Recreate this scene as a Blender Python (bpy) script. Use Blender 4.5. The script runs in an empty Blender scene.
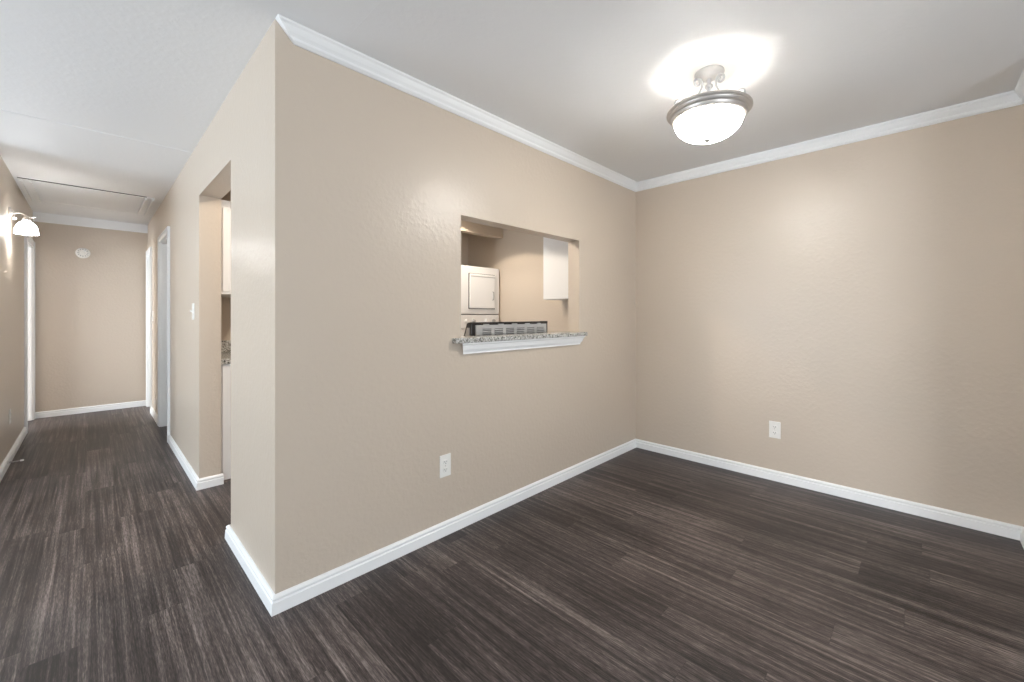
import bpy, bmesh, math, random
from mathutils import Vector, Matrix

S = bpy.context.scene
COL = S.collection
R = math.radians
random.seed(7)

# ------------------------------------------------------------------ dimensions (metres)
H = 2.468                      # ceiling
AX, AY = .535, 1.911           # outside corner of the pass-through wall
BX = 3.59                      # right wall face
RY = -.405                     # short return wall at the frame's right edge
HX = -.495                     # hall left wall face
YE = 7.545                     # hall end wall face
TB = .106                      # pass-through wall thickness
TH = .13                       # hall wall thickness
KY = 4.38                      # kitchen rear wall face
LX, LY = -3.6, -4.2            # living room extents behind the camera
LYN = 4.66                     # living room side wall next to the hall

# ------------------------------------------------------------------ camera
cam = bpy.data.cameras.new('camera')
cam.sensor_width = 36
cam.lens = 414.45 * 36 / 1024
cam.shift_y = -25.8 / 1024
cam.clip_start = .05
co = bpy.data.objects.new('camera', cam)
COL.objects.link(co)
co.location = (0, 0, 1.235)
co.rotation_euler = (R(90), 0, R(44.6164 - 90))
S.camera = co

# ------------------------------------------------------------------ view, world
S.view_settings.view_transform = 'Standard'
S.view_settings.look = 'None'
S.view_settings.gamma = 1
S.view_settings.use_curve_mapping = False
S.view_settings.exposure = 0.28
w = bpy.data.worlds.new('world')
S.world = w
w.use_nodes = True
w.node_tree.nodes['Background'].inputs[0].default_value = (.85, .92, 1, 1)
w.node_tree.nodes['Background'].inputs[1].default_value = 1.0


def area(name, loc, target, sx, sy, power, color):
    l = bpy.data.lights.new(name, 'AREA')
    l.shape = 'RECTANGLE'
    l.size, l.size_y, l.energy, l.color = sx, sy, power, color
    o = bpy.data.objects.new(name, l)
    COL.objects.link(o)
    o.location = loc
    o.rotation_euler = (Vector(target) - Vector(loc)).to_track_quat('-Z', 'Y').to_euler()
    return o


# daylight through added living room windows behind and to the left of the camera: sky light, and upward lamps added to fill the ceiling
area('daylight_rear', (-1.0, LY - .06, 1.35), (-.6, 0, 1.35), 3.0, 1.8, 48, (.60, .79, 1))
area('ceiling_fill_rear', (-1.0, LY - .35, .55), (-.2, 0, 3.1), 3.0, 1.2, 205, (.90, .95, 1))
area('daylight_side', (LX - .06, 3.15, 1.35), (0, 2.8, 1.35), 2.6, 1.8, 88, (.68, .84, 1))
area('ceiling_fill_side', (LX - .35, 3.15, .55), (0, 3.0, 2.3), 2.6, 1.2, 108, (.90, .95, 1))
# daylight in the room behind the hall's left door
area('daylight_bedroom', (LX + .1, 7.0, 1.3), (0, 7.0, .9), 1.4, 1.4, 210, (.90, .95, 1))


def point(name, loc, power, color, radius=.03):
    l = bpy.data.lights.new(name, 'POINT')
    l.energy, l.color, l.shadow_soft_size = power, color, radius
    o = bpy.data.objects.new(name, l)
    COL.objects.link(o)
    o.location = loc
    return o


# ------------------------------------------------------------------ materials
def new_mat(name):
    m = bpy.data.materials.new(name)
    m.use_nodes = True
    nt = m.node_tree
    return m, nt, nt.nodes['Principled BSDF']


def plain(name, col, rough=.5, metal=0.0, spec=.5, vary=.03, scale=6.0, bump=0.0, bscale=120.0):
    """a single finish with a little procedural unevenness"""
    m, nt, b = new_mat(name)
    tc = nt.nodes.new('ShaderNodeTexCoord')
    n = nt.nodes.new('ShaderNodeTexNoise')
    n.inputs['Scale'].default_value = scale
    n.inputs['Detail'].default_value = 3
    nt.links.new(tc.outputs['Object'], n.inputs['Vector'])
    mx = nt.nodes.new('ShaderNodeMix')
    mx.data_type = 'RGBA'
    mx.inputs[6].default_value = tuple(c * (1 - vary) for c in col) + (1,)
    mx.inputs[7].default_value = tuple(min(1, c * (1 + vary)) for c in col) + (1,)
    nt.links.new(n.outputs['Fac'], mx.inputs[0])
    nt.links.new(mx.outputs[2], b.inputs['Base Color'])
    b.inputs['Roughness'].default_value = rough
    b.inputs['Metallic'].default_value = metal
    b.inputs['Specular IOR Level'].default_value = spec
    if bump:
        n2 = nt.nodes.new('ShaderNodeTexNoise')
        n2.inputs['Scale'].default_value = bscale
        n2.inputs['Detail'].default_value = 2
        nt.links.new(tc.outputs['Object'], n2.inputs['Vector'])
        bp = nt.nodes.new('ShaderNodeBump')
        bp.inputs['Strength'].default_value = bump
        bp.inputs['Distance'].default_value = .004
        nt.links.new(n2.outputs['Fac'], bp.inputs['Height'])
        nt.links.new(bp.outputs['Normal'], b.inputs['Normal'])
    return m


def wall_paint(name, col, rough, strength):
    """semi-gloss paint over a hand-textured plaster surface"""
    m, nt, b = new_mat(name)
    N, L = nt.nodes, nt.links
    g = N.new('ShaderNodeNewGeometry')
    n1 = N.new('ShaderNodeTexNoise'); n1.inputs['Scale'].default_value = 42; n1.inputs['Detail'].default_value = 3
    n2 = N.new('ShaderNodeTexNoise'); n2.inputs['Scale'].default_value = 9; n2.inputs['Detail'].default_value = 3
    n3 = N.new('ShaderNodeTexNoise'); n3.inputs['Scale'].default_value = 1.1; n3.inputs['Detail'].default_value = 2
    for n in (n1, n2, n3):
        L.new(g.outputs['Position'], n.inputs['Vector'])
    r = N.new('ShaderNodeMapRange'); r.inputs['From Min'].default_value = .42; r.inputs['From Max'].default_value = .68
    L.new(n1.outputs['Fac'], r.inputs['Value'])
    a = N.new('ShaderNodeMath'); a.operation = 'MULTIPLY_ADD'; a.inputs[1].default_value = 1.4
    L.new(n2.outputs['Fac'], a.inputs[0]); L.new(r.outputs[0], a.inputs[2])
    bp = N.new('ShaderNodeBump'); bp.inputs['Strength'].default_value = strength; bp.inputs['Distance'].default_value = .004
    L.new(a.outputs[0], bp.inputs['Height']); L.new(bp.outputs['Normal'], b.inputs['Normal'])
    mx = N.new('ShaderNodeMix'); mx.data_type = 'RGBA'
    mx.inputs[6].default_value = tuple(c * .975 for c in col) + (1,)
    mx.inputs[7].default_value = tuple(c * 1.025 for c in col) + (1,)
    L.new(n3.outputs['Fac'], mx.inputs[0]); L.new(mx.outputs[2], b.inputs['Base Color'])
    b.inputs['Roughness'].default_value = rough
    return m


def plank_floor():
    """grey-brown vinyl planks running along y: every plank has its own tone and streaks"""
    m, nt, b = new_mat('vinyl_plank')
    N, L = nt.nodes, nt.links

    def math_(op, a, bb=None, c=None):
        n = N.new('ShaderNodeMath'); n.operation = op
        for i, v in enumerate((a, bb, c)):
            if v is None: continue
            if isinstance(v, (int, float)): n.inputs[i].default_value = v
            else: L.new(v, n.inputs[i])
        return n.outputs[0]
    g = N.new('ShaderNodeNewGeometry')
    sp = N.new('ShaderNodeSeparateXYZ'); L.new(g.outputs['Position'], sp.inputs[0])
    x, y = sp.outputs[0], sp.outputs[1]
    W, LEN = .152, 1.22
    u = math_('DIVIDE', math_('ADD', x, .03), W)
    row = math_('FLOOR', u)
    wn = N.new('ShaderNodeTexWhiteNoise'); wn.noise_dimensions = '1D'; L.new(row, wn.inputs['W'])
    v = math_('DIVIDE', math_('MULTIPLY_ADD', wn.outputs['Value'], LEN, y), LEN)
    col = math_('FLOOR', v)
    cb = N.new('ShaderNodeCombineXYZ'); L.new(row, cb.inputs[0]); L.new(col, cb.inputs[1])
    idn = N.new('ShaderNodeTexWhiteNoise'); idn.noise_dimensions = '2D'; L.new(cb.outputs[0], idn.inputs['Vector'])
    pid = idn.outputs['Value']

    def streak(sx, sy, detail, rough=.6, off=37.0):
        c = N.new('ShaderNodeCombineXYZ')
        L.new(math_('MULTIPLY', x, sx), c.inputs[0])
        L.new(math_('MULTIPLY_ADD', pid, off, math_('MULTIPLY', y, sy)), c.inputs[1])
        L.new(math_('MULTIPLY', pid, off * 1.7), c.inputs[2])
        n = N.new('ShaderNodeTexNoise'); n.inputs['Scale'].default_value = 1
        n.inputs['Detail'].default_value = detail; n.inputs['Roughness'].default_value = rough
        L.new(c.outputs[0], n.inputs['Vector'])
        return n.outputs['Fac']
    s1 = streak(40, .8, 4)
    s2 = streak(130, 2.0, 3)
    s3 = streak(330, 26, 3, .7)
    t = math_('MULTIPLY_ADD', s1, .95, math_('MULTIPLY_ADD', s2, .75, math_('MULTIPLY', s3, 1.0)))
    t = math_('ADD', t, math_('MULTIPLY', math_('SUBTRACT', pid, .5), .18))
    bl = N.new('ShaderNodeTexNoise'); bl.inputs['Scale'].default_value = 2.6; bl.inputs['Detail'].default_value = 2
    L.new(g.outputs['Position'], bl.inputs['Vector'])
    t = math_('MULTIPLY_ADD', bl.outputs['Fac'], .30, t)
    t = math_('SUBTRACT', t, 1.05)
    cr = N.new('ShaderNodeValToRGB')
    L.new(t, cr.inputs[0])
    e = cr.color_ramp.elements
    e[0].position, e[0].color = .20, (.014, .0098, .0092, 1)
    e[1].position, e[1].color = .90, (.300, .252, .232, 1)
    k = e.new(.42); k.color = (.046, .0345, .0325, 1)
    k = e.new(.62); k.color = (.117, .092, .084, 1)
    # seams
    fu = math_('FRACT', u); fv = math_('FRACT', v)
    du = math_('MULTIPLY', math_('MINIMUM', fu, math_('SUBTRACT', 1, fu)), W)
    dv = math_('MULTIPLY', math_('MINIMUM', fv, math_('SUBTRACT', 1, fv)), LEN)
    d = math_('MINIMUM', du, dv)
    mr = N.new('ShaderNodeMapRange'); mr.inputs['From Max'].default_value = .0016
    L.new(d, mr.inputs['Value'])
    mx = N.new('ShaderNodeMix'); mx.data_type = 'RGBA'; mx.blend_type = 'MULTIPLY'; mx.inputs[0].default_value = 1
    L.new(cr.outputs[0], mx.inputs[6])
    sc = math_('MULTIPLY_ADD', mr.outputs[0], .45, .55)
    cc = N.new('ShaderNodeCombineColor')
    for i in range(3): L.new(sc, cc.inputs[i])
    L.new(cc.outputs[0], mx.inputs[7]); L.new(mx.outputs[2], b.inputs['Base Color'])
    L.new(math_('MULTIPLY_ADD', s3, .22, .30), b.inputs['Roughness'])
    b.inputs['Specular IOR Level'].default_value = .38
    bp = N.new('ShaderNodeBump'); bp.inputs['Strength'].default_value = .22; bp.inputs['Distance'].default_value = .002
    L.new(math_('ADD', s3, math_('MULTIPLY', mr.outputs[0], .8)), bp.inputs['Height'])
    L.new(bp.outputs['Normal'], b.inputs['Normal'])
    return m


def granite():
    m, nt, b = new_mat('granite')
    N, L = nt.nodes, nt.links
    g = N.new('ShaderNodeNewGeometry')
    v = N.new('ShaderNodeTexVoronoi'); v.inputs['Scale'].default_value = 120
    L.new(g.outputs['Position'], v.inputs['Vector'])
    n = N.new('ShaderNodeTexNoise'); n.inputs['Scale'].default_value = 70; n.inputs['Detail'].default_value = 4
    L.new(g.outputs['Position'], n.inputs['Vector'])
    s = N.new('ShaderNodeSeparateColor'); L.new(v.outputs['Color'], s.inputs[0])
    a = N.new('ShaderNodeMath'); a.operation = 'MULTIPLY_ADD'; a.inputs[1].default_value = .55
    L.new(s.outputs[0], a.inputs[0])
    h = N.new('ShaderNodeMath'); h.operation = 'MULTIPLY'; h.inputs[1].default_value = .5
    L.new(n.outputs['Fac'], h.inputs[0]); L.new(h.outputs[0], a.inputs[2])
    cr = N.new('ShaderNodeValToRGB'); L.new(a.outputs[0], cr.inputs[0])
    e = cr.color_ramp.elements
    cr.color_ramp.interpolation = 'CONSTANT'
    e[0].position, e[0].color = 0, (.07, .068, .06, 1)
    e[1].position, e[1].color = .30, (.22, .215, .195, 1)
    for p, c in ((.42, (.44, .43, .40)), (.64, (.30, .28, .245)), (.70, (.60, .59, .56))):
        k = e.new(p); k.color = c + (1,)
    L.new(cr.outputs[0], b.inputs['Base Color'])
    b.inputs['Roughness'].default_value = .18
    return m


def glow(name, col, strength, base=(.9, .9, .88)):
    m, nt, b = new_mat(name)
    N, L = nt.nodes, nt.links
    tc = N.new('ShaderNodeTexCoord')
    n = N.new('ShaderNodeTexNoise'); n.inputs['Scale'].default_value = 9; n.inputs['Detail'].default_value = 3; n.inputs['Distortion'].default_value = 1.5
    L.new(tc.outputs['Object'], n.inputs['Vector'])
    mr = N.new('ShaderNodeMapRange'); mr.inputs['To Min'].default_value = strength * .8; mr.inputs['To Max'].default_value = strength * 1.2
    L.new(n.outputs['Fac'], mr.inputs['Value']); L.new(mr.outputs[0], b.inputs['Emission Strength'])
    b.inputs['Base Color'].default_value = base + (1,)
    b.inputs['Emission Color'].default_value = col + (1,)
    b.inputs['Roughness'].default_value = .25
    return m


M = {
    'wall': wall_paint('beige_wall_paint', (.578, .490, .398), .34, .16),
    'ceiling': wall_paint('ceiling_paint', (.86, .86, .86), .55, .10),
    'floor': plank_floor(),
    'trim': plain('white_trim_paint', (.86, .86, .85), .35, vary=.015),
    'door': plain('white_door_paint', (.84, .835, .82), .38, vary=.015),
    'granite': granite(),
    'cabinet': plain('white_cabinet_paint', (.86, .855, .845), .32, vary=.012),
    'appliance': plain('white_enamel', (.85, .84, .825), .25, vary=.01),
    'gap': plain('dark_gap', (.06, .055, .05), .8),
    'plate': plain('ivory_plastic', (.84, .82, .77), .35, vary=.01),
    'pewter': plain('dark_pewter', (.10, .095, .085), .6, metal=.2),
    'slot': plain('socket_slot', (.05, .045, .04), .6),
    'nickel': plain('brushed_nickel', (.60, .555, .51), .42, metal=.6, vary=.06, scale=30),
    'silver': plain('pewter_scroll', (.44, .44, .44), .45, metal=.2, vary=.05, scale=30),
    'bowl': glow('alabaster_glass', (1, .975, .925), 56),
    'shade': glow('frosted_shade_glass', (.96, .98, 1), 27),
    'lens': glow('lamp_lens', (1, .90, .72), 2.5),
    'black': plain('black_enamel', (.018, .015, .014), .22),
    'steel': plain('grey_sheet_metal', (.42, .41, .40), .45, metal=.25, vary=.04, scale=20),
    'vent': plain('vent_shadow', (.16, .155, .15), .7),
    'rubber': plain('white_rubber', (.75, .75, .73), .6),
}


# ------------------------------------------------------------------ mesh helpers
class MB:
    def __init__(self):
        self.v, self.f = [], []

    def add(self, vs, fs):
        o = len(self.v)
        self.v += [tuple(p) for p in vs]
        self.f += [tuple(i + o for i in q) for q in fs]
        return self

    def box(self, x0, y0, z0, x1, y1, z1):
        x0, x1 = sorted((x0, x1)); y0, y1 = sorted((y0, y1)); z0, z1 = sorted((z0, z1))
        return self.add([(x0, y0, z0), (x1, y0, z0), (x1, y1, z0), (x0, y1, z0), (x0, y0, z1), (x1, y0, z1), (x1, y1, z1), (x0, y1, z1)],
                        [(0, 3, 2, 1), (4, 5, 6, 7), (0, 1, 5, 4), (1, 2, 6, 5), (2, 3, 7, 6), (3, 0, 4, 7)])

    def strips(self, rows, caps=True, closed=True):
        """rows: sections with equal point counts, joined in order"""
        n = len(rows[0])
        o = len(self.v)
        for r in rows: self.v += [tuple(p) for p in r]
        for i in range(len(rows) - 1):
            for j in range(n if closed else n - 1):
                k = (j + 1) % n
                self.f.append((o + i * n + j, o + i * n + k, o + (i + 1) * n + k, o + (i + 1) * n + j))
        if caps and closed:
            self.f.append(tuple(o + j for j in range(n - 1, -1, -1)))
            self.f.append(tuple(o + (len(rows) - 1) * n + j for j in range(n)))
        return self

    def lathe(self, prof, c=(0, 0, 0), seg=48, axis='z'):
        """prof: (radius, height) list"""
        rows = []
        for r, h in prof:
            row = []
            for i in range(seg):
                a = 2 * math.pi * i / seg
                p = (r * math.cos(a), r * math.sin(a), h)
                if axis == 'x': p = (p[2], p[0], p[1])
                if axis == 'y': p = (p[0], p[2], p[1])
                row.append((p[0] + c[0], p[1] + c[1], p[2] + c[2]))
            rows.append(row)
        return self.strips(rows, caps=tuple(prof[0]) != tuple(prof[-1]))

    def tube(self, pts, rad, seg=8):
        pts = [Vector(p) for p in pts]
        rows = []
        up = Vector((0, 0, 1))
        n = len(pts)
        prev = None
        for i, p in enumerate(pts):
            t = (pts[min(i + 1, n - 1)] - pts[max(i - 1, 0)]).normalized()
            if prev is None:
                s = t.cross(up)
                if s.length < 1e-4: s = t.cross(Vector((1, 0, 0)))
            else:
                s = prev - t * prev.dot(t)
            s.normalize(); prev = s
            q = t.cross(s)
            r = rad[i] if isinstance(rad, (list, tuple)) else rad
            rows.append([p + (s * math.cos(2 * math.pi * k / seg) + q * math.sin(2 * math.pi * k / seg)) * r for k in range(seg)])
        return self.strips(rows)

    def build(self, name, m, parent=None, smooth=False, bevel=0, loc=None):
        me = bpy.data.meshes.new(name)
        me.from_pydata(self.v, [], self.f)
        bm = bmesh.new(); bm.from_mesh(me)
        bmesh.ops.recalc_face_normals(bm, faces=bm.faces)
        bm.to_mesh(me); bm.free()
        o = bpy.data.objects.new(name, me)
        COL.objects.link(o)
        me.materials.append(m)
        if parent is not None:
            o.parent = parent
            g = parent
            off = Vector((0, 0, 0))
            while g is not None:
                off += Vector(g.location); g = g.parent
            me.transform(Matrix.Translation(-off))
        if loc is not None:
            me.transform(Matrix.Translation(-Vector(loc))); o.location = loc
        if bevel:
            b = o.modifiers.new('bevel', 'BEVEL'); b.width = bevel; b.segments = 2; b.limit_method = 'ANGLE'
        if smooth:
            for p in me.polygons: p.use_smooth = True
            try:
                me.set_sharp_from_angle(angle=R(38))
            except Exception:
                pass
        return o


def tag(o, label=None, cat=None, group=None, kind=None):
    if label: o['label'] = label
    if cat: o['category'] = cat
    if group: o['group'] = group
    if kind: o['kind'] = kind
    return o


def empty(name, loc, label, cat, group=None):
    o = bpy.data.objects.new(name, None)
    o.empty_display_size = .1
    COL.objects.link(o)
    o.location = loc
    return tag(o, label, cat, group)


def struct(o, label, cat):
    return tag(o, label, cat, kind='structure')


def wall_cells(axis, c0, c1, a0, a1, holes=(), z0=0.0, z1=H):
    """a wall along x or y between faces c0 and c1, with rectangular through holes (a0, a1, z0, z1); outer skin only"""
    A = sorted({a0, a1, *[h[0] for h in holes], *[h[1] for h in holes]})
    Z = sorted({z0, z1, *[h[2] for h in holes], *[h[3] for h in holes]})

    def solid(i, j):
        if not (0 <= i < len(A) - 1 and 0 <= j < len(Z) - 1): return False
        a, z = (A[i] + A[i + 1]) / 2, (Z[j] + Z[j + 1]) / 2
        return not any(h[0] < a < h[1] and h[2] < z < h[3] for h in holes)
    mb = MB()
    P = (lambda a, c, z: (a, c, z)) if axis == 'x' else (lambda a, c, z: (c, a, z))
    for i in range(len(A) - 1):
        for j in range(len(Z) - 1):
            if not solid(i, j): continue
            l, r_, b, t = A[i], A[i + 1], Z[j], Z[j + 1]
            for c in (c0, c1): mb.add([P(l, c, b), P(r_, c, b), P(r_, c, t), P(l, c, t)], [(0, 1, 2, 3)])
            if not solid(i - 1, j): mb.add([P(l, c0, b), P(l, c1, b), P(l, c1, t), P(l, c0, t)], [(0, 1, 2, 3)])
            if not solid(i + 1, j): mb.add([P(r_, c0, b), P(r_, c1, b), P(r_, c1, t), P(r_, c0, t)], [(0, 1, 2, 3)])
            if not solid(i, j - 1): mb.add([P(l, c0, b), P(r_, c0, b), P(r_, c1, b), P(l, c1, b)], [(0, 1, 2, 3)])
            if not solid(i, j + 1): mb.add([P(l, c0, t), P(r_, c0, t), P(r_, c1, t), P(l, c1, t)], [(0, 1, 2, 3)])
    return mb


def weld(o):
    bm = bmesh.new(); bm.from_mesh(o.data)
    bmesh.ops.remove_doubles(bm, verts=bm.verts, dist=1e-5)
    bmesh.ops.recalc_face_normals(bm, faces=bm.faces)
    bm.to_mesh(o.data); bm.free()
    return o


# ------------------------------------------------------------------ the shell
X0, X1, Y0, Y1 = LX - .13, BX + .13, LY - .13, YE + .13
struct(MB().box(X0, Y0, -.12, X1, Y1, 0).build('floor', M['floor']), 'dark grey-brown wood-look plank floor', 'floor')
struct(MB().box(X0, Y0, H, X1, Y1, H + .12).build('ceiling', M['ceiling']), 'white textured ceiling over dining area and hall', 'ceiling')

PASS = (1.513, 2.688, 1.073, 1.821)
KD = (2.695, 3.648, 0, 2.088)          # hall opening into the kitchen
D1 = (5.262, 5.995, 0, 2.04)           # first door on the hall's right
D2 = (6.965, 7.43, 0, 2.04)            # last door on the hall's right
D3 = (6.70, 7.44, 0, 2.04)             # door on the hall's left


def wall(name, label, *a, **k):
    return struct(weld(wall_cells(*a, **k).build(name, M['wall'])), label, 'wall')


wall('wall_back', 'beige dining wall with the kitchen pass-through opening', 'x', AY, AY + TB, AX, BX, [PASS])
wall('wall_right', 'plain beige wall along the right side of the dining area', 'y', BX, BX + .13, LY, YE)
wall('wall_hall_right', 'pale wall along the right side of the hall with door openings', 'y', AX, AX + TH, AY + TB, YE, [KD, D1, D2])
wall('wall_hall_left', 'wall along the left side of the hall', 'y', HX - TH, HX, LYN, YE, [D3])
wall('wall_hall_end', 'beige end wall closing the hall', 'x', YE, YE + .13, LX, BX)
wall('wall_dining_return', 'short return wall at the right edge of the dining area', 'x', RY - .12, RY, 3.12, BX)
wall('wall_kitchen_rear', 'tan wall at the rear of the kitchen', 'x', KY, KY + .1, AX + TH, BX)
wall('wall_laundry_side', 'side partition of the laundry alcove', 'y', 2.78, 2.87, 3.697, KY)
wall('wall_laundry_header', 'beige header above the laundry alcove', 'x', 3.697, 3.79, 2.87, BX, z0=2.195)
wall('wall_living_rear', 'living room rear wall with added wide window opening', 'x', LY - .13, LY, LX, BX, [(-2.5, .5, .45, 2.25)])
wall('wall_living_left', 'living room left wall with added wide window opening', 'y', LX - .13, LX, LY - .13, YE, [(1.8, 4.5, .45, 2.25)])
wall('wall_living_side', 'living room wall beside the hall entrance', 'x', LYN, LYN + .12, LX, HX - TH)


def window(n, axis, c, a0, a1, z0, z1):  # windows added out of view to let the daylight in
    mb = MB()
    P = (lambda a, d, z: (a, c + d, z)) if axis == 'x' else (lambda a, d, z: (c + d, a, z))

    def bar(a, b, z, zz): mb.box(*P(a, -.02, z), *P(b, .02, zz))
    t = .05
    bar(a0, a1, z0, z0 + t); bar(a0, a1, z1 - t, z1); bar(a0, a0 + t, z0 + t, z1 - t); bar(a1 - t, a1, z0 + t, z1 - t)
    m_ = (a0 + a1) / 2
    bar(m_ - t / 2, m_ + t / 2, z0 + t, z1 - t)
    struct(mb.build('window_%d' % n, M['trim']), 'added white window frame in the unseen living room', 'window')


window(1, 'x', LY - .025, -2.5, .5, .45, 2.25)
window(2, 'y', LX - .025, 1.8, 4.5, .45, 2.25)

# ---- mouldings
BASE = [(0, 0), (.019, 0), (.019, .006), (.0165, .047), (.0105, .052), (.0105, .055), (.0145, .058), (.0145, .0645), (.011, .0695), (.005, .074), (0, .075)]


def run(prof, path):
    """path(p, z) -> list of xyz for the profile point; joined into one moulding"""
    cols = [path(p, z) for p, z in prof]
    rows = [[cols[j][i] for j in range(len(prof))] for i in range(len(cols[0]))]
    return MB().strips(rows)


def baseboard(name, label, path):
    return struct(run(BASE, path).build(name, M['trim']), label, 'baseboard')


baseboard('baseboard_dining', 'white baseboard wrapping the dining walls',
          lambda p, z: [(AX + .06, KD[0] + .03 + p, z), (AX - p, KD[0] + .03 + p, z), (AX - p, AY - p, z), (BX - p, AY - p, z), (BX - p, RY + p, z), (3.12, RY + p, z)])
baseboard('baseboard_hall_right', 'white baseboard past the kitchen opening',
          lambda p, z: [(AX + TH + .012, KD[1] - p, z), (AX - p, KD[1] - p, z), (AX - p, D1[0] - .06, z)])
baseboard('baseboard_hall_between', 'short white baseboard between two hall doors', lambda p, z: [(AX - p, D1[1] + .06, z), (AX - p, D2[0] - .06, z)])
baseboard('baseboard_hall_end', 'white baseboard on the hall end wall', lambda p, z: [(HX, YE - p, z), (AX, YE - p, z)])
baseboard('baseboard_hall_left', 'white baseboard on the hall left wall', lambda p, z: [(HX + p, LYN, z), (HX + p, D3[0] - .06, z)])

CROWN = [(0, 0), (.040, 0), (.040, -.008), (.036, -.013), (.033, -.016), (.030, -.026), (.024, -.038), (.017, -.047), (.014, -.052), (.017, -.056), (.016, -.063), (.010, -.070), (.006, -.074), (0, -.075)]
struct(run(CROWN, lambda p, z: [(AX - z * .95 * min(1, -z / .02), AY - p, H + z), (BX - p, AY - p, H + z), (BX - p, RY + p, H + z), (3.12, RY + p, H + z)]).build('trim_1', M['trim']),
       'white crown moulding around the dining ceiling', 'crown moulding')
struct(MB().box(HX, YE - .02, H - .112, AX, YE, H).build('trim_2', M['ceiling']), 'white frieze band above the hall end wall', 'trim')

# thin taped seams of the ceiling sheets
sm = MB().box(HX, 3.928, H - .003, AX, 3.942, H)
struct(sm.build('trim_3', M['ceiling'], bevel=.001), 'faint ceiling seam across the hall', 'trim')
struct(MB().box(.796, RY, H - .0005, .801, AY - .04, H).build('trim_4', M['ceiling'], bevel=.001), 'faint ceiling seam in the dining area', 'trim')


def casing(n, side, D, label):
    """jamb lining and flat casing of a hall door; side = +1 right wall, -1 left wall"""
    y0, y1, _, zt = D
    f = AX if side > 0 else HX
    bk = f + side * TH
    mb = MB()
    w_, t = .06, .016
    # casing with a stepped outer bead
    for a, b in ((y0 - w_, y0 + .004), (y1 - .004, y1 + w_)):
        mb.box(f - side * t, a, 0, f, b, zt + w_)
        oa, ob = (a, a + .016) if a < y0 else (b - .016, b)
        mb.box(f - side * (t + .006), oa, 0, f - side * t, ob, zt + w_)
    mb.box(f - side * t, y0, zt - .004, f, y1, zt + w_)
    mb.box(f - side * (t + .006), y0, zt + w_ - .016, f - side * t, y1, zt + w_)
    # lining
    mb.box(f, y0, 0, bk, y0 + .014, zt); mb.box(f, y1 - .014, 0, bk, y1, zt); mb.box(f, y0 + .014, zt - .014, bk, y1 - .014, zt)
    struct(mb.build('trim_%d' % n, M['trim'], bevel=.002), label, 'door casing')


def door(n, side, D, label):
    y0, y1, _, zt = D
    f = AX if side > 0 else HX
    xo = f + side * (TH - .045)
    xi = f + side * (TH - .008)
    mb = MB()
    a, b, z0, z1 = y0 + .017, y1 - .017, .012, zt - .017
    st = .095 if b - a > .6 else .07
    mb.box(xo + side * .010, a, z0, xi, b, z1)
    for (p, q, r_, s) in ((a, a + st, z0, z1), (b - st, b, z0, z1), (a + st, b - st, z0, z0 + .2), (a + st, b - st, z1 - .12, z1), (a + st, b - st, .9, 1.04)):
        mb.box(xo, p, r_, xo + side * .010, q, s)
    o = struct(mb.build('door_%d' % n, M['door'], bevel=.002), label, 'door')
    k = MB().lathe([(.0, 0), (.028, 0), (.030, .006), (.012, .010), (.011, .03), (.024, .04), (.027, .05), (.020, .058), (0, .060)], seg=24, axis='x')
    k.v = [(xo - side * v[0], v[1] + (y0 + .08), v[2] + .95) for v in k.v]
    k.build('knob', M['nickel'], o, smooth=True)


casing(5, 1, D1, 'white casing of the first door on the right of the hall')
casing(6, 1, D2, 'white casing of the last door on the right of the hall')
casing(7, -1, D3, 'white casing of the door on the left of the hall')
door(1, 1, D1, 'white panel door recessed in the right hall wall')
door(2, 1, D2, 'narrow white panel door next to the hall end wall')

# ---- apron moulding under the sill
AP = [(0, 0), (.034, 0), (.034, -.008), (.028, -.014), (.026, -.022), (.021, -.040), (.016, -.050), (.013, -.056), (.013, -.066), (0, -.066)]
struct(run(AP, lambda p, z: [(1.531 - p * 1.0, AY - p, 1.073 + z), (2.664 + p * 1.75, AY - p, 1.073 + z)]).build('trim_8', M['trim']),
       'white moulding under the granite pass-through sill', 'trim')

# ------------------------------------------------------------------ granite sill
tag(MB().box(1.513, AY, 1.0735, 2.688, AY + TB + .028, 1.103).box(1.449, AY - .04, 1.0735, 2.745, AY, 1.103).build('granite_sill', M['granite'], bevel=.003),
    'speckled grey granite ledge in the kitchen pass-through', 'countertop')

# ------------------------------------------------------------------ dining ceiling light
CX, CY = 2.204, .766
t = empty('ceiling_light', (CX, CY, H), 'lit semi-flush ceiling light with frosted bowl and scrolled metal arms', 'ceiling light')
C = (CX, CY, H)
MB().lathe([(0, 0), (.068, 0), (.070, -.006), (.064, -.012), (.052, -.016), (.044, -.026), (.022, -.034), (0, -.035)], C).build('canopy', M['silver'], t, smooth=True)
MB().lathe([(0, -.03), (.010, -.03), (.010, -.06), (.018, -.066), (.020, -.074), (.014, -.082), (.009, -.09), (.009, -.18), (.016, -.185), (0, -.19)], C, seg=20).build('stem', M['silver'], t, smooth=True)
RIMZ = -.205
MB().lathe([(.166, RIMZ + .012), (.190, RIMZ + .015), (.198, RIMZ + .010), (.199, RIMZ + .003), (.195, RIMZ - .002), (.190, RIMZ - .004), (.186, RIMZ - .014), (.181, RIMZ - .018), (.177, RIMZ - .020),
            (.174, RIMZ - .032), (.168, RIMZ - .038), (.160, RIMZ - .040), (.156, RIMZ - .036), (.160, RIMZ - .014), (.166, RIMZ + .004), (.166, RIMZ + .012)], C, seg=72).build('rim', M['nickel'], t, smooth=True)
bp_ = []
for i in range(15):
    a = i / 14 * math.pi / 2
    bp_.append((.160 * math.cos(a), RIMZ - .034 - .106 * math.sin(a) ** .95))
inner = [(r * .965, z + .005) for r, z in reversed(bp_)]
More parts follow.
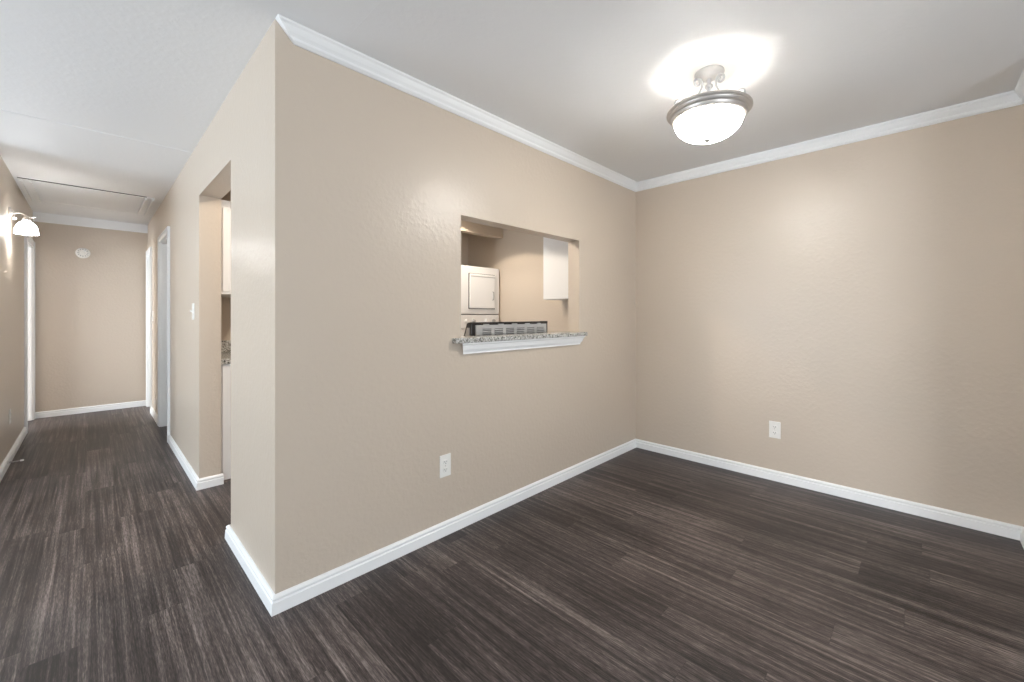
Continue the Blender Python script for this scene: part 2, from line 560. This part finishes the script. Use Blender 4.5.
bowl = MB().lathe(bp_ + inner + [bp_[0]], C, seg=64).build('bowl', M['bowl'], t, smooth=True)
bowl['label'] = 'frosted white glass bowl, lit'
zb = RIMZ - .139
MB().lathe([(0, zb + .003), (.017, zb + .003), (.018, zb - .001), (.012, zb - .005), (.007, zb - .012), (.004, zb - .016), (0, zb - .017)], C, seg=24).build('finial', M['pewter'], t, smooth=True)


def scroll(pts2, ang, rad=.0055):
    """(r, z) curve in the vertical plane at angle ang about the fixture axis"""
    return [(CX + r * math.cos(ang), CY + r * math.sin(ang), H + z) for r, z in pts2]


def spiral(cr, cz, r0, r1, a0, a1, n=22):
    return [(cr + (r0 + (r1 - r0) * i / n) * math.cos(a0 + (a1 - a0) * i / n), cz + (r0 + (r1 - r0) * i / n) * math.sin(a0 + (a1 - a0) * i / n)) for i in range(n + 1)]


for k in range(3):
    ang = R(20 + 120 * k)
    # big S: curl under the canopy, sweeping down and out to the rim, ending in a small curl
    up = spiral(.060, -.058, .008, .026, R(-260), R(205))
    dn = spiral(.160, -.168, .022, .006, R(-100), R(200))[::1]
    mid = [(.038, -.082), (.052, -.112), (.082, -.142), (.112, -.168), (.140, -.186)]
    a = MB().tube(scroll(up + mid + dn, ang), .0052, 8)
    MB_ = a.build('arm', M['silver'], t, smooth=True)
    leaf = spiral(.030, -.112, .006, .020, R(60), R(430))
    MB().tube(scroll(leaf + [(.046, -.132), (.082, -.162), (.130, -.190)], ang + R(60)), .0042, 8).build('scroll', M['silver'], t, smooth=True)
    sx, sy = CX + .088 * math.cos(ang + R(40)), CY + .088 * math.sin(ang + R(40))
    MB().lathe([(0, -.190), (.016, -.190), (.018, -.20), (.018, -.228), (.014, -.232), (0, -.232)], (sx, sy, H), seg=16).build('socket', M['rubber'], t, smooth=True)
MB().lathe([(0, -.185), (.014, -.186), (.026, -.200), (.026, -.206), (0, -.207)], C, seg=24).build('hub', M['nickel'], t, smooth=True)
MB().lathe([(0, RIMZ + .008), (.147, RIMZ + .006), (.151, RIMZ + .002), (.147, RIMZ + .001), (0, RIMZ + .003)], C, seg=48).build('light_blocker', M['silver'], t, smooth=True)  # unseen disc added to hold the bowl's light off the ceiling
MB().lathe([(0, -.200), (.005, -.200), (.005, zb), (0, zb)], C, seg=12).build('rod', M['nickel'], t)
t.rotation_euler = (.712 * .028, .702 * .028, 0)
for k in range(3):
    ang = R(80 + 120 * k)
    point('dining_bulb', (CX + .115 * math.cos(ang), CY + .115 * math.sin(ang), H - .212), .5, (1, .97, .92), .03)

# ------------------------------------------------------------------ hall wall lamp
LYC = 5.5
t = empty('wall_sconce', (HX, LYC, 2.08), 'lit wall lamp with down-facing frosted dome shade in the hall', 'wall lamp')
MB().lathe([(0, 0), (.050, 0), (.052, .006), (.042, .012), (.028, .014), (.020, .022), (.012, .026), (0, .027)], (HX, LYC, 2.105), seg=32, axis='x').build('backplate', M['nickel'], t, smooth=True)
MB().lathe([(0, -.012), (.010, -.010), (.014, 0), (.010, .010), (0, .012)], (HX + .03, LYC, 2.062), seg=20).build('finial', M['rubber'], t, smooth=True)
arm = [(HX + .012, LYC, 2.10), (HX + .03, LYC, 2.103), (HX + .05, LYC, 2.112), (HX + .068, LYC, 2.113), (HX + .085, LYC, 2.100), (HX + .105, LYC, 2.086), (HX + .13, LYC, 2.084), (HX + .15, LYC, 2.09)]
MB().tube(arm, .0055).build('arm', M['nickel'], t, smooth=True)
MB().tube([(HX + .03, LYC, 2.062), (HX + .03, LYC, 2.103)], .004).build('finial_stem', M['nickel'], t, smooth=True)
SX = HX + .098
MB().lathe([(0, 2.088), (.012, 2.088), (.020, 2.076), (.026, 2.062), (.026, 2.052), (0, 2.052)], (SX, LYC, 0), seg=24).build('shade_holder', M['nickel'], t, smooth=True)
dome = [(.020, 2.056)] + [(.070 * math.sin(a), 1.942 + .108 * math.cos(a) ** .9) for a in [R(18 + 71 * i / 10) for i in range(11)]] + [(.071, 1.937)]
MB().lathe(dome + [(r - .004, z - .002) for r, z in reversed(dome)] + [dome[0]], (SX, LYC, 0), seg=40).build('shade', M['shade'], t, smooth=True)
point('hall_bulb', (SX, LYC, 1.960), 2.0, (1, .99, .97), .03)

# ------------------------------------------------------------------ smoke detector
t = empty('smoke_detector', (-.08, YE, 2.02), 'round white smoke detector high on the hall end wall', 'smoke detector')
MB().lathe([(0, 0), (.066, 0), (.067, -.010), (.064, -.014), (0, -.014)], (-.08, YE, 2.02), axis='y').build('base', M['plate'], t, smooth=True)
MB().lathe([(0, -.014), (.058, -.014), (.060, -.026), (.052, -.036), (.030, -.040), (.028, -.036), (.022, -.036), (.020, -.041), (0, -.042)], (-.08, YE, 2.02), axis='y').build('cover', M['plate'], t, smooth=True)
vt = MB()
for k in range(12):
    a = R(30 * k)
    c, s = math.cos(a), math.sin(a)
    q = [(-.08 + c * r - s * o, YE - y, 2.02 + s * r + c * o) for r, o, y in ((.036, -.004, .0405), (.036, .004, .0405), (.049, .005, .0385), (.049, -.005, .0385), (.036, -.004, .033), (.036, .004, .033), (.049, .005, .033), (.049, -.005, .033))]
    vt.add(q, [(0, 1, 2, 3), (4, 5, 6, 7), (0, 1, 5, 4), (1, 2, 6, 5), (2, 3, 7, 6), (3, 0, 4, 7)])
vt.build('vents', M['steel'], t)
MB().lathe([(0, -.042), (.010, -.042), (.010, -.046), (0, -.047)], (-.065, YE, 2.045), seg=16, axis='y').build('test_button', M['rubber'], t, smooth=True)

# ------------------------------------------------------------------ attic hatch
t = empty('attic_hatch', (0, 6.23, H), 'white attic hatch panel in the hall ceiling with moulded side trims', 'attic hatch')
MB().box(-.375, 5.765, H - .009, .375, 6.70, H).build('panel', M['ceiling'], t, bevel=.003)
for x0, x1, s in ((-.462, -.385, 1), (.385, .462, -1)):
    m_ = MB().box(x0, 5.745, H - .012, x1, 6.72, H)
    m_.box(x0, 5.745, H - .034, x0 + .018, 6.72, H - .012).box(x1 - .018, 5.745, H - .030, x1, 6.72, H - .012)
    m_.build('side_trim', M['trim'], t, bevel=.002)
MB().box(-.385, 6.702, H - .014, .385, 6.72, H).build('far_trim', M['trim'], t, bevel=.002)
MB().box(-.470, 5.737, H - .006, .40, 5.745, H).build('hinge_gap', M['gap'], t)


# ------------------------------------------------------------------ outlets and switches
def plate_frame(face, axis, sgn):
    """returns f(u, v, d) -> world: u along the wall, v up, d out of the wall"""
    if axis == 'y': return lambda u, v, d: (u, face + sgn * d, v)
    return lambda u, v, d: (face + sgn * d, u, v)


def outlet(face, axis, sgn, u, v, label):
    P = plate_frame(face, axis, sgn)
    t = empty('wall_outlet', P(u, v, 0), label, 'outlet', None)
    MB().box(*P(u - .037, v - .062, 0), *P(u + .037, v + .062, .006)).build('cover_plate', M['plate'], t, bevel=.002)
    for s in (-1, 1):
        cv = v + s * .0215
        n = 20
        ring = [(u + .0165 * math.cos(2 * math.pi * i / n), cv + max(-.0125, min(.0125, .0165 * math.sin(2 * math.pi * i / n)))) for i in range(n)]
        r_ = MB().strips([[P(a, b, .006) for a, b in ring], [P(a, b, .0085) for a, b in ring]]).build('receptacle', M['plate'], t)
        sl = MB()
        for du, hh in ((-.0065, .0045), (.0065, .0035)):
            sl.box(*P(u + du - .0012, cv + .002 - hh, .0084), *P(u + du + .0012, cv + .002 + hh, .0089))
        sl.box(*P(u - .0022, cv - .0098, .0084), *P(u + .0022, cv - .0058, .0089))
        sl.build('slots', M['slot'], r_)
    c = MB().lathe([(0, .006), (.003, .006), (.003, .0075), (0, .008)], (0, 0, 0), seg=12)
    c.v = [P(u + x, v + y, z) for x, y, z in c.v]
    c.build('screw', M['nickel'], t)


outlet(AY, 'y', -1, 1.398, .388, 'white wall outlet low on the pass-through wall')
outlet(BX, 'x', -1, .778, .378, 'white wall outlet low on the plain right-hand dining wall')
outlet(HX, 'x', 1, 5.54, .37, 'white wall outlet low on the left hall wall')


def switch(u, v, label):
    P = plate_frame(AX, 'x', -1)
    t = empty('light_switch', P(u, v, 0), label, 'light switch')
    MB().box(*P(u - .037, v - .062, 0), *P(u + .037, v + .062, .006)).build('cover_plate', M['plate'], t, bevel=.002)
    MB().box(*P(u - .006, v - .013, .006), *P(u + .006, v + .013, .008)).build('collar', M['plate'], t)
    tg = MB().strips([[P(u - .0045, v - .008, .006), P(u + .0045, v - .008, .006), P(u + .0045, v + .006, .006), P(u - .0045, v + .006, .006)],
                      [P(u - .004, v + .002, .022), P(u + .004, v + .002, .022), P(u + .004, v + .011, .022), P(u - .004, v + .011, .022)]])
    tg.build('toggle', M['plate'], t)
    for s in (-1, 1):
        c = MB().lathe([(0, .006), (.003, .006), (.003, .0072), (0, .0076)], (0, 0, 0), seg=12)
        c.v = [P(u + x, v + s * .042 + y, z) for x, y, z in c.v]
        c.build('screw', M['plate'], t)


switch(3.88, 1.262, 'white toggle switch on the hall wall just past the kitchen opening')
switch(6.78, 1.225, 'small white switch between the two doors on the right of the hall')

# ------------------------------------------------------------------ door stop on the hall baseboard
t = empty('door_stop', (HX + .018, 5.25, .045), 'thin white spring door stop sticking out of the left hall baseboard', 'door stop')
MB().lathe([(0, 0), (.011, 0), (.012, .004), (.006, .008), (0, .008)], (HX + .017, 5.25, .045), seg=16, axis='x').build('base', M['rubber'], t, smooth=True)
sp_ = [(HX + .024 + .060 * i / 120, 5.25 + .0045 * math.cos(i * .62), .045 + .0045 * math.sin(i * .62)) for i in range(121)]
MB().tube(sp_, .0015, 6).build('spring', M['silver'], t, smooth=True)
MB().lathe([(0, .064), (.007, .064), (.008, .068), (.008, .080), (.005, .084), (0, .085)], (HX + .018, 5.25, .045), seg=16, axis='x').build('tip', M['rubber'], t, smooth=True)

# ------------------------------------------------------------------ kitchen: stacked washer and dryer
wx0, wx1, wy0, wy1 = 2.955, 3.570, 3.745, 4.36
t = empty('stacked_washer_dryer', ((wx0 + wx1) / 2, (wy0 + wy1) / 2, 0), 'white stacked washer and dryer seen through the pass-through', 'washer dryer')
MB().box(wx0, wy0, .03, wx1, wy1, .93).build('washer_body', M['appliance'], t, bevel=.010)
MB().box(wx0 + .02, wy0 + .02, 0, wx1 - .02, wy1 - .02, .03).build('plinth', M['gap'], t)
MB().box(wx0 + .003, wy0 + .012, .93, wx1 - .003, wy1, 1.08).build('riser', M['appliance'], t)
wd = MB().lathe([(.175, 0), (.205, 0), (.205, -.014), (.192, -.022), (.172, -.022), (.160, -.012), (.160, 0), (.175, 0)], ((wx0 + wx1) / 2, wy0, .50), seg=48, axis='y').build('washer_door', M['appliance'], t, smooth=True)
MB().lathe([(0, -.010), (.10, -.012), (.160, -.004), (.160, -.001), (0, -.001)], ((wx0 + wx1) / 2, wy0, .50), seg=48, axis='y').build('glass', M['black'], wd, smooth=True)
cp = MB().box(wx0, wy0 + .004, 1.08, wx1, wy1, 1.238).build('control_panel', M['appliance'], t, bevel=.006)
for k, dx in enumerate((.09, .20, .40, .52)):
    kx = wx0 + dx
    MB().lathe([(0, 0), (.024, 0), (.022, -.012), (.016, -.022), (0, -.023)], (kx, wy0 + .004, 1.165), seg=24, axis='y').build('knob', M['steel'] if k in (1, 3) else M['appliance'], cp, smooth=True)
MB().box(wx0 + .006, wy0 + .012, 1.238, wx1 - .006, wy1, 1.247).build('seam', M['gap'], t)
MB().box(wx0, wy0, 1.247, wx1, wy1, 1.812).build('dryer_body', M['appliance'], t, bevel=.010)
dx0, dx1, dz0, dz1 = wx0 + .125, wx1 - .085, 1.315, 1.722
MB().box(dx0 - .006, wy0 - .002, dz0 - .006, dx1 + .006, wy0 + .002, dz1 + .006).build('door_gap', M['gap'], t)
dd = MB().box(dx0, wy0 - .022, dz0, dx1, wy0 - .002, dz1).build('dryer_door', M['appliance'], t, bevel=.010)
MB().box(dx0 + .012, wy0 - .0235, dz1 - .035, dx1 - .012, wy0 - .021, dz1 - .026).build('shadow_groove', M['steel'], dd)
MB().tube([(dx1 - .045, wy0 - .022, 1.42), (dx1 - .045, wy0 - .036, 1.425), (dx1 - .045, wy0 - .04, 1.47), (dx1 - .045, wy0 - .036, 1.515), (dx1 - .045, wy0 - .022, 1.52)], .007).build('handle', M['steel'], dd, smooth=True)


# ------------------------------------------------------------------ kitchen: cabinets
def shaker(mb, P, a0, a1, z0, z1, st=.055):
    """frame-and-panel front: P(u, z, d)"""
    mb.box(*P(a0, z0, 0), *P(a1, z1, .012))
    for (p, q, r_, s) in ((a0, a0 + st, z0, z1), (a1 - st, a1, z0, z1), (a0 + st, a1 - st, z0, z0 + st), (a0 + st, a1 - st, z1 - st, z1)):
        mb.box(*P(p, r_, .012), *P(q, s, .019))
    return mb


t = empty('upper_cabinet', (3.43, 2.41, 1.39), 'white wall cabinet on the right kitchen wall, seen through the pass-through', 'cabinet')
MB().box(3.30, AY + TB + .004, 1.395, BX - .003, 2.785, 2.15).build('body', M['cabinet'], t, bevel=.002)
P = lambda u, z, d: (3.30 - d, u, z)
for a, b in ((2.025, 2.40), (2.404, 2.783)):
    dr = MB().box(*P(a, 1.398, .001), *P(b, 2.147, .019)).build('door', M['cabinet'], t, bevel=.002)
    MB().lathe([(0, 0), (.008, 0), (.007, -.012), (.013, -.018), (.012, -.026), (0, -.028)], (3.281, a + .03 if a > 2.2 else b - .03, 1.44), seg=16, axis='x').build('knob', M['nickel'], dr, smooth=True)

cx0, cx1, cy0, cy1 = AX + TH + .006, 1.28, 3.70, KY - .004
t = empty('base_cabinet', ((cx0 + cx1) / 2, (cy0 + cy1) / 2, 0), 'white base cabinet glimpsed through the hall opening under a granite top', 'cabinet')
MB().box(cx0, cy0 + .012, .10, cx1 - .02, cy1, .868).box(cx0, cy0 + .012, 0, cx1 - .08, cy1, .10).build('body', M['cabinet'], t, bevel=.002)
shaker(MB(), lambda u, z, d: (u, cy0 + .012 - d * .6, z), cx0 + .012, cx1 - .02, .005, .868).build('end_panel', M['cabinet'], t, bevel=.002)
dr = shaker(MB(), lambda u, z, d: (cx1 - .02 + d, u, z), cy0 + .02, cy1 - .02, .115, .70).build('door', M['cabinet'], t, bevel=.002)
MB().lathe([(0, .019), (.008, .019), (.007, .03), (.013, .036), (0, .046)], (cx1 - .02, cy0 + .06, .64), seg=16, axis='x').build('knob', M['nickel'], dr, smooth=True)
dr = MB().box(cx1 - .019, cy0 + .02, .715, cx1 - .002, cy1 - .02, .855).build('drawer', M['cabinet'], t, bevel=.002)
MB().lathe([(0, .019), (.008, .019), (.007, .03), (.013, .036), (0, .046)], (cx1 - .021, (cy0 + cy1) / 2, .785), seg=16, axis='x').build('knob', M['nickel'], dr, smooth=True)
t = empty('kitchen_countertop', ((cx0 + cx1) / 2, (cy0 + cy1) / 2, .87), 'speckled granite countertop with upstand, glimpsed through the hall opening', 'countertop')
MB().box(cx0, cy0 - .012, .870, cx1 + .015, cy1, .910).build('slab', M['granite'], t, bevel=.003)
MB().box(cx0, cy1 - .02, .910, cx1 + .015, cy1, 1.012).build('backsplash', M['granite'], t, bevel=.002)

t = empty('upper_cabinet', (cx0 + .16, (cy0 + cy1) / 2, 1.40), 'tall white wall cabinet glimpsed through the hall opening above the granite counter', 'cabinet')
MB().box(cx0, cy0 + .012, 1.405, cx0 + .31, cy1, 2.055).build('body', M['cabinet'], t, bevel=.002)
MB().box(cx0, cy0 + .002, 1.392, cx0 + .312, cy1, 1.405).build('light_rail', M['cabinet'], t, bevel=.002)
MB().strips([[(cx0, cy0 + .012, 2.045), (cx0 + .312, cy0 + .012, 2.045), (cx0 + .312, cy1, 2.045), (cx0, cy1, 2.045)],
             [(cx0, cy0 - .015, 2.09), (cx0 + .335, cy0 - .015, 2.09), (cx0 + .335, cy1, 2.09), (cx0, cy1, 2.09)]]).build('crown', M['cabinet'], t)
shaker(MB(), lambda u, z, d: (u, cy0 + .012 - d * .6, z), cx0 + .014, cx0 + .31, 1.41, 2.04, st=.035).build('end_panel', M['cabinet'], t, bevel=.002)
dr = shaker(MB(), lambda u, z, d: (cx0 + .31 + d, u, z), cy0 + .02, cy1 - .01, 1.41, 2.04).build('door', M['cabinet'], t, bevel=.002)
MB().lathe([(0, .019), (.008, .019), (.007, .03), (.013, .036), (0, .046)], (cx0 + .31, cy0 + .05, 1.46), seg=16, axis='x').build('knob', M['nickel'], dr, smooth=True)

# ------------------------------------------------------------------ kitchen: range behind the pass-through
rx0, rx1, ry0, ry1 = 1.722, 2.470, AY + TB + .038, 2.70
t = empty('kitchen_range', ((rx0 + rx1) / 2, 2.36, 0), 'kitchen range behind the pass-through showing its grey vented back with black top', 'range')
MB().box(rx0, ry0, .05, rx1, ry1 - .03, .895).build('body', M['appliance'], t, bevel=.004)
MB().box(rx0 + .03, ry0 + .03, 0, rx1 - .03, ry1 - .08, .05).build('plinth', M['gap'], t)
MB().box(rx0, ry0, .895, rx1, ry1, .915).build('cooktop', M['appliance'], t, bevel=.004)
for bx_, by_, br in ((.19, .22, .075), (.56, .22, .095), (.19, .48, .095), (.56, .48, .075)):
    bn = MB().lathe([(br, 0), (br + .012, .002), (br + .012, .006), (br - .004, .006), (br - .01, .002), (br, 0)], (rx0 + bx_, ry0 + by_, .915), seg=32).build('burner', M['steel'], t, smooth=True)
    cl = []
    for i in range(90):
        a = i / 90 * math.pi * 6
        rr = .014 + (br - .026) * i / 90
        cl.append((rx0 + bx_ + rr * math.cos(a), ry0 + by_ + rr * math.sin(a), .924))
    MB().tube(cl, .004, 6).build('coil', M['black'], bn, smooth=True)
od = MB().box(rx0 + .01, ry1 - .03, .22, rx1 - .01, ry1, .80).build('oven_door', M['appliance'], t, bevel=.006)
MB().box(rx0 + .12, ry1, .36, rx1 - .12, ry1 + .003, .64).build('glass', M['black'], od)
MB().tube([(rx0 + .08, ry1, .755), (rx0 + .08, ry1 + .035, .755), (rx1 - .08, ry1 + .035, .755), (rx1 - .08, ry1, .755)], .010).build('handle', M['appliance'], od, smooth=True)
MB().box(rx0 + .01, ry1 - .03, .06, rx1 - .01, ry1 - .004, .205).build('drawer', M['appliance'], t, bevel=.006)
# back guard: grey vented rear sheet, black shell sloping toward the cooktop
gz0, gz1 = .915, 1.187
bg = MB()
sec = [(ry0 + .012, gz0), (ry0 + .012, gz1 - .004), (ry0 + .018, gz1), (ry0 + .050, gz1), (ry0 + .062, gz1 - .008), (ry0 + .125, gz0 + .10), (ry0 + .125, gz0)]
bg.strips([[(x, y, z) for y, z in sec] for x in (rx0, rx1)])
bgo = bg.build('backguard', M['black'], t, bevel=.004)
vp = MB().box(rx0 + .030, ry0, gz0, rx1 - .010, ry0 + .012, gz1 - .017)
for k in range(5):
    xx = rx0 + .10 + k * .135
    vp.box(xx, ry0, gz1 - .017, xx + .045, ry0 + .012, gz1 - .011)
vpo = vp.build('vent_panel', M['steel'], bgo)
for g in range(6):
    x0 = rx0 + .085 + g * .1085
    sl = MB()
    for k in range(5):
        z = gz1 - .044 - k * .0125
        sl.box(x0, ry0 - .0012, z - .003, x0 + .078, ry0 + .001, z + .003)
    sl.build('vent_slots', M['vent'], vpo)
lo = MB()
for k in range(6):
    x0 = rx0 + .085 + k * .1085
    for q in range(4):
        z = gz1 - .0505 - q * .0125
        lo.strips([[(x0, ry0, z + .004), (x0, ry0 - .006, z - .001), (x0, ry0, z - .003)], [(x0 + .078, ry0, z + .004), (x0 + .078, ry0 - .006, z - .001), (x0 + .078, ry0, z - .003)]])
lo.build('louvres', M['steel'], vpo)
tr = MB().box(rx0 - .004, ry0 + .004, gz1 - .010, rx1 + .004, ry0 + .03, gz1 + .002).box(rx1 - .075, ry0 - .002, gz1 - .017, rx1 + .004, ry0 + .012, gz1 + .004)
tr.build('top_trim', M['black'], bgo, bevel=.003)
ep = [(ry0 + .030, gz0 + .02), (ry0 + .030, gz1 - .034), (ry0 + .054, gz1 - .034), (ry0 + .104, gz0 + .11), (ry0 + .104, gz0 + .02)]
MB().strips([[(x, y, z) for y, z in ep] for x in (rx0 - .003, rx0)]).build('end_plate', M['steel'], bgo)
MB().box(rx1 - .010, ry0, 1.08, rx1 + .003, ry0 + .03, gz1 - .01).build('end_strip', M['black'], bgo)
for k in range(4):
    kx = rx0 + .10 + .12 * k + (.16 if k > 1 else 0)
    kb = MB().lathe([(0, 0), (.022, 0), (.020, .014), (.014, .022), (0, .023)], (0, 0, 0), seg=20, axis='y')
    kb.v = [(kx + x, ry0 + .094 + y * .93, 1.10 + z + y * .36) for x, y, z in kb.v]
    kb.build('knob', M['steel'], bgo, smooth=True)

# ------------------------------------------------------------------ kitchen ceiling lights, unseen, added to light the kitchen (opaque shade, open below)
def added_kitchen_light(x, y, power, cone, label):
    t = empty('added_kitchen_light', (x, y, H), label, 'ceiling light')
    MB().lathe([(0, 0), (.17, 0), (.172, -.07), (.166, -.07), (.164, -.006), (0, -.006)], (x, y, H), seg=48).build('shade', M['nickel'], t, smooth=True)
    MB().lathe([(0, -.008), (.15, -.008), (.15, -.03), (0, -.034)], (x, y, H), seg=48).build('lens', M['lens'], t, smooth=True)
    sp = bpy.data.lights.new('added_kitchen_bulb', 'SPOT')
    sp.energy, sp.color, sp.spot_size, sp.spot_blend, sp.shadow_soft_size = power, (1, .88, .74), R(cone), .10, .04
    so = bpy.data.objects.new('added_kitchen_bulb', sp)
    COL.objects.link(so)
    so.location = (x, y, H - .05)


added_kitchen_light(2.88, 3.40, 32, 118, 'added flush shaded ceiling light, out of view, in front of the laundry alcove')
added_kitchen_light(1.45, 2.85, 72, 150, 'added flush shaded ceiling light, out of view, nearer the hall side of the kitchen')  # second lamp added as fill for the hall-side cabinets
